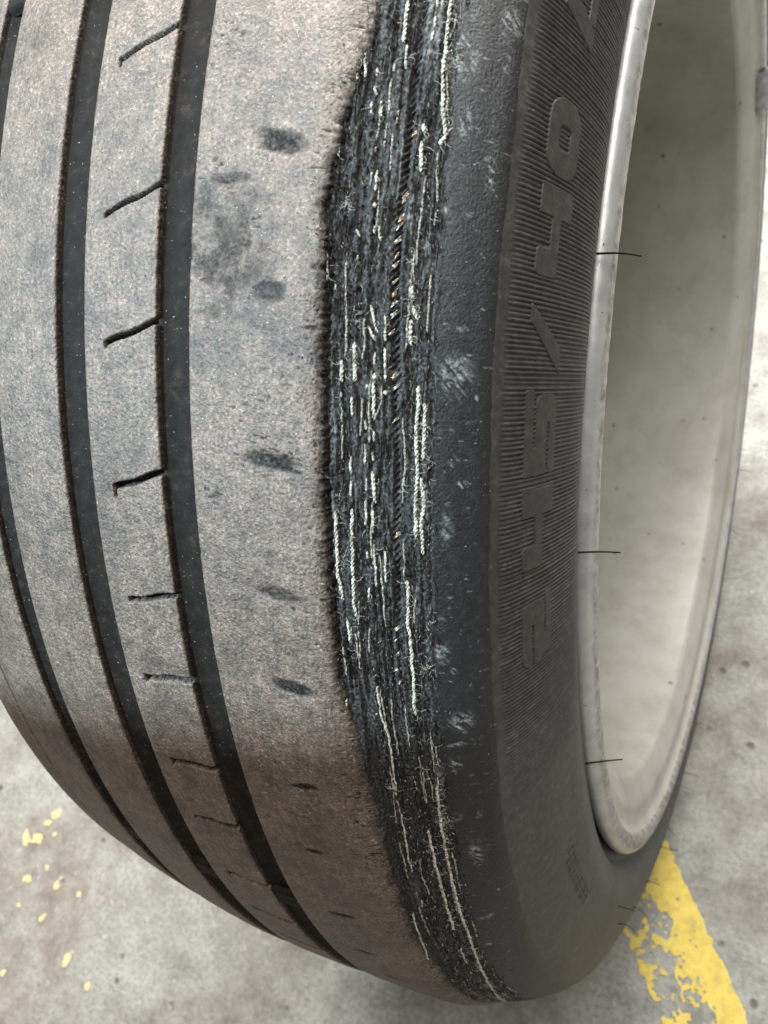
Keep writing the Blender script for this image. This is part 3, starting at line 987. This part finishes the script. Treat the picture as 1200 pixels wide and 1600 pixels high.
def L5(u, v):
    s = mx(box(u, v, 0.2, 21, 9.1, 12, 0.4), box(u, v, 0.2, 20, 0, 8.1, 2.4))
    s = mx(s, box(u, v, 0.2, 7.2, 3.7, 12, 0.5))
    s = mx(s, box(u, v, 0.2, 6, 0, 2.8, 0.3))
    return mn(s, -box(u, v, -3, 13.2, 2.8, 3.7, 0.3))


def L4(u, v):
    s = mx(box(u, v, 14, 21, 0, 12, 0.25), box(u, v, 3, 16, 4.2, 7.4, 0.2))
    return mx(s, box(u, v, 0.2, 6.6, 4.2, 12, 1.2))


def L0(u, v):
    return mn(box(u, v, 0, 18.2, 0, 12, 5.2), -box(u, v, 6.3, 12.0, 3.9, 8.2, 1.2))


def LZ(u, v):
    return mx(para(u, v, 0, 6.0, 5.5, 11.5), box(u, v, 6.8, 24, 0.0, 2.9, 0.2))


for nm, fn, th0, wd in (("two", L2, .2690, 21), ("four", L4, .1705, 21.3), ("five", L5, .0868, 21.3), ("slash", lambda u, v: para(u, v, 0, 6.4, 11.8, 16.0), .0006, 16.3),
                        ("four", L4, -.0765, 21.3), ("zero", L0, -.1575, 18.5), ("letter", LZ, -.2725, 24)):
    st = 0.16
    u = np.arange(-0.6, wd + 0.6, st)
    v = np.arange(-0.6, 12.6 + st, st)
    U, Vv = np.meshgrid(u, v, indexing='ij')
    sd = fn(U, Vv)
    hg = 0.60 * sstep(-0.22, 0.10, sd) - 0.12 + 0.03 * fbm(U / 2, Vv / 2, 420, 3)
    P = sw_pt((.2812 + Vv * mm * 0.985), th0 - U * mm / .287, hg).reshape(-1, 3)
    Fq = gridfaces(len(u), len(v))
    keep = (sd.ravel()[Fq] > -0.30).any(1)
    Fq = Fq[keep]
    used, inv = np.unique(Fq, return_inverse=True)
    what = {"two": "raised figure 2", "four": "raised figure 4", "five": "raised figure 5", "slash": "raised slash between the size figures",
            "zero": "raised figure 0", "letter": "raised letter cut by the picture edge"}[nm]
    mk("size_character", P[used], inv.reshape(-1, 4), M_LET, tyre, label=what)

# small illegible moulded mark low on the sidewall, and two moulding seams
marks = []
for k in range(13):
    th0 = .585 + .0135 * k + 0.002 * RNG.randn()
    for q in range(3):
        ra = .2825 - .0022 * q - k * .0002
        r_ = np.linspace(ra, ra - .0017, 4)
        cw = np.array([-0.5, -0.3, 0.3, 0.5]) * 0.0042 * RNG.uniform(0.5, 1.1)
        hh = np.array([-0.1, 0.28, 0.28, -0.1])
        Vm = sw_pt(r_[:, None], th0 + cw[None, :] + 0.0016 * q, hh[None, :] * np.array([0.2, 1, 1, 0.2])[:, None])
        marks.append((Vm.reshape(-1, 3), gridfaces(4, 4)))
mk("embossed_mark", *merge(marks), M_SIDE, tyre, label="tiny worn moulded lettering low on the sidewall")

# ---- moulding hairs
def hair(p0, p1, bend, rad=0.36):
    s = np.linspace(0, 1, 9)[:, None]
    p0, p1, bend = map(np.asarray, (p0, p1, bend))
    P = p0 * (1 - s) + p1 * s + bend * np.sin(s * np.pi)
    V, Fq = tube(P, rad * mm * (1 - 0.45 * s[:, 0]), 6)
    mk("moulding_hair", V, Fq, M_GROOVE, tyre)


for th, dth, bz in ((-.1290, -.004, .0006), (.2060, .006, .0006), (.550, .014, .0010)):
    hair(W3(.1150, .2520, th), W3(.1262, .2445, th + dth), (0.0006, 0, bz))
for k, th in enumerate((1.02, 1.10, 1.22, 1.36, 1.52, 1.66, 1.86, 2.02, 2.16, 2.34, 2.52, 2.68, 2.86)):
    rr0 = .2700 + .012 * ((k * 7) % 4) / 4
    p0 = sw_pt(np.array(rr0), np.array(th), np.array(-0.2))
    p1 = sw_pt(np.array(rr0 + .001 * (k % 3 - 1)), np.array(th + .014 * math.sin(k * 2.1)), np.array(8.0 + 2.6 * math.sin(k * 3.3)))
    hair(p0, p1, (0.0003, 0.0012 * math.sin(k), 0.0016), 0.24)

# ------------------------------------------------------------------ rim
TR = np.concatenate([np.arange(-0.6, 1.6, 0.003), np.linspace(1.6, 2 * np.pi - 0.6, 1100)[:-1]])


def smooth_prof(P, m=6):
    P = np.array(P, float)
    Q = np.vstack([2 * P[0] - P[1], P, 2 * P[-1] - P[-2]])
    out = []
    for q in range(len(P) - 1):
        a, b, c, d = Q[q:q + 4]
        s = np.linspace(0, 1, m, endpoint=False)[:, None]
        out.append(0.5 * (2 * b + (c - a) * s + (2 * a - 5 * b + 4 * c - d) * s**2 + (3 * b - a - 3 * c + d) * s**3))
    return np.vstack(out + [P[-1:]])


barrel = smooth_prof([(.1172, .2385), (.1160, .2372), (.1146, .2350), (.1138, .2318), (.1130, .2270), (.1110, .2225), (.1092, .2190), (.1074, .2158), (.1056, .2143), (.1030, .2137),
                      (.0900, .2131), (.0400, .2115), (.0000, .2102), (-.0450, .2090), (-.0650, .2070), (-.0750, .2000)])
rim = mk("rim", W3(barrel[None, :, 0], barrel[None, :, 1], TR[:, None]), gridfaces(len(TR), len(barrel), True), M_BARREL, wheel,
         label="dusty light alloy rim barrel seen from its inner side")
lip = smooth_prof([(.1040, .2300), (.1090, .2312), (.1106, .2380), (.1112, .2450), (.1126, .2476), (.1150, .2484), (.1174, .2472), (.1189, .2446), (.1192, .2420), (.1186, .2396), (.1176, .2386), (.1168, .2382)])
LXa, LRa = lip[None, :, 0], lip[None, :, 1]
tt = TR[:, None]
inner = sstep(.2466, .2444, LRa) * sstep(.112, .116, LXa)
near = sstep(0.75, 0.45, np.abs(tt - 0.1))
nick = (0.16 * near + 0.03) * fbm(tt * 110, LRa * 900, 500, 4) * inner + 0.05 * fbm(tt * 40, LRa * 300, 505, 3)
grime_shade = np.clip(inner * (0.35 + 0.45 * near) * (0.9 + 0.7 * fbm(tt * 45, LRa * 500, 510, 3)) + 0.8 * sstep(.55, 1.1, tt) * sstep(2.4, 1.6, tt) * sstep(.2470, .2430, LRa) + 0.9 * sstep(.1150, .1120, LXa), 0, 1)  # grime on the inner edge; lower arc darkened to imitate weaker light
mk("rim_flange", W3(LXa + nick * mm, LRa - 0.6 * nick * mm, tt), gridfaces(len(TR), len(lip), True, True), M_LIP, rim, {"grime_shade": grime_shade + 0 * tt},
   label="bright scuffed flange edge of the rim")
dz = smooth_prof([(-.0740, .2020), (-.0850, .1900), (-.0900, .1500), (-.0820, .1000), (-.0700, .0700), (-.0640, .0360), (-.0640, .0010)])
mk("wheel_disc", W3(dz[None, :, 0], dz[None, :, 1], TR[::4, None]), gridfaces(len(TR[::4]), len(dz), True), M_BARREL, rim)

# clip-on balance weight on the far flange
ths = np.linspace(-2.300, -2.170, 14)
sec = np.array([(.1115, .2330), (.1150, .2318), (.1190, .2350), (.1215, .2400), (.1212, .2440), (.1195, .2452), (.1178, .2400), (.1150, .2360), (.1115, .2330)])
endt = np.minimum(1, 0.45 + 0.55 * np.minimum(np.arange(14), np.arange(14)[::-1]) / 1.5)[:, None]
cxm = sec.mean(0)
Vw = W3(cxm[0] + (sec[None, :, 0] - cxm[0]) * endt, cxm[1] + (sec[None, :, 1] - cxm[1]) * endt, ths[:, None])
mk("balance_weight", Vw, gridfaces(14, len(sec)), M_WT, rim, label="grey clip-on balance weight on the rim edge")
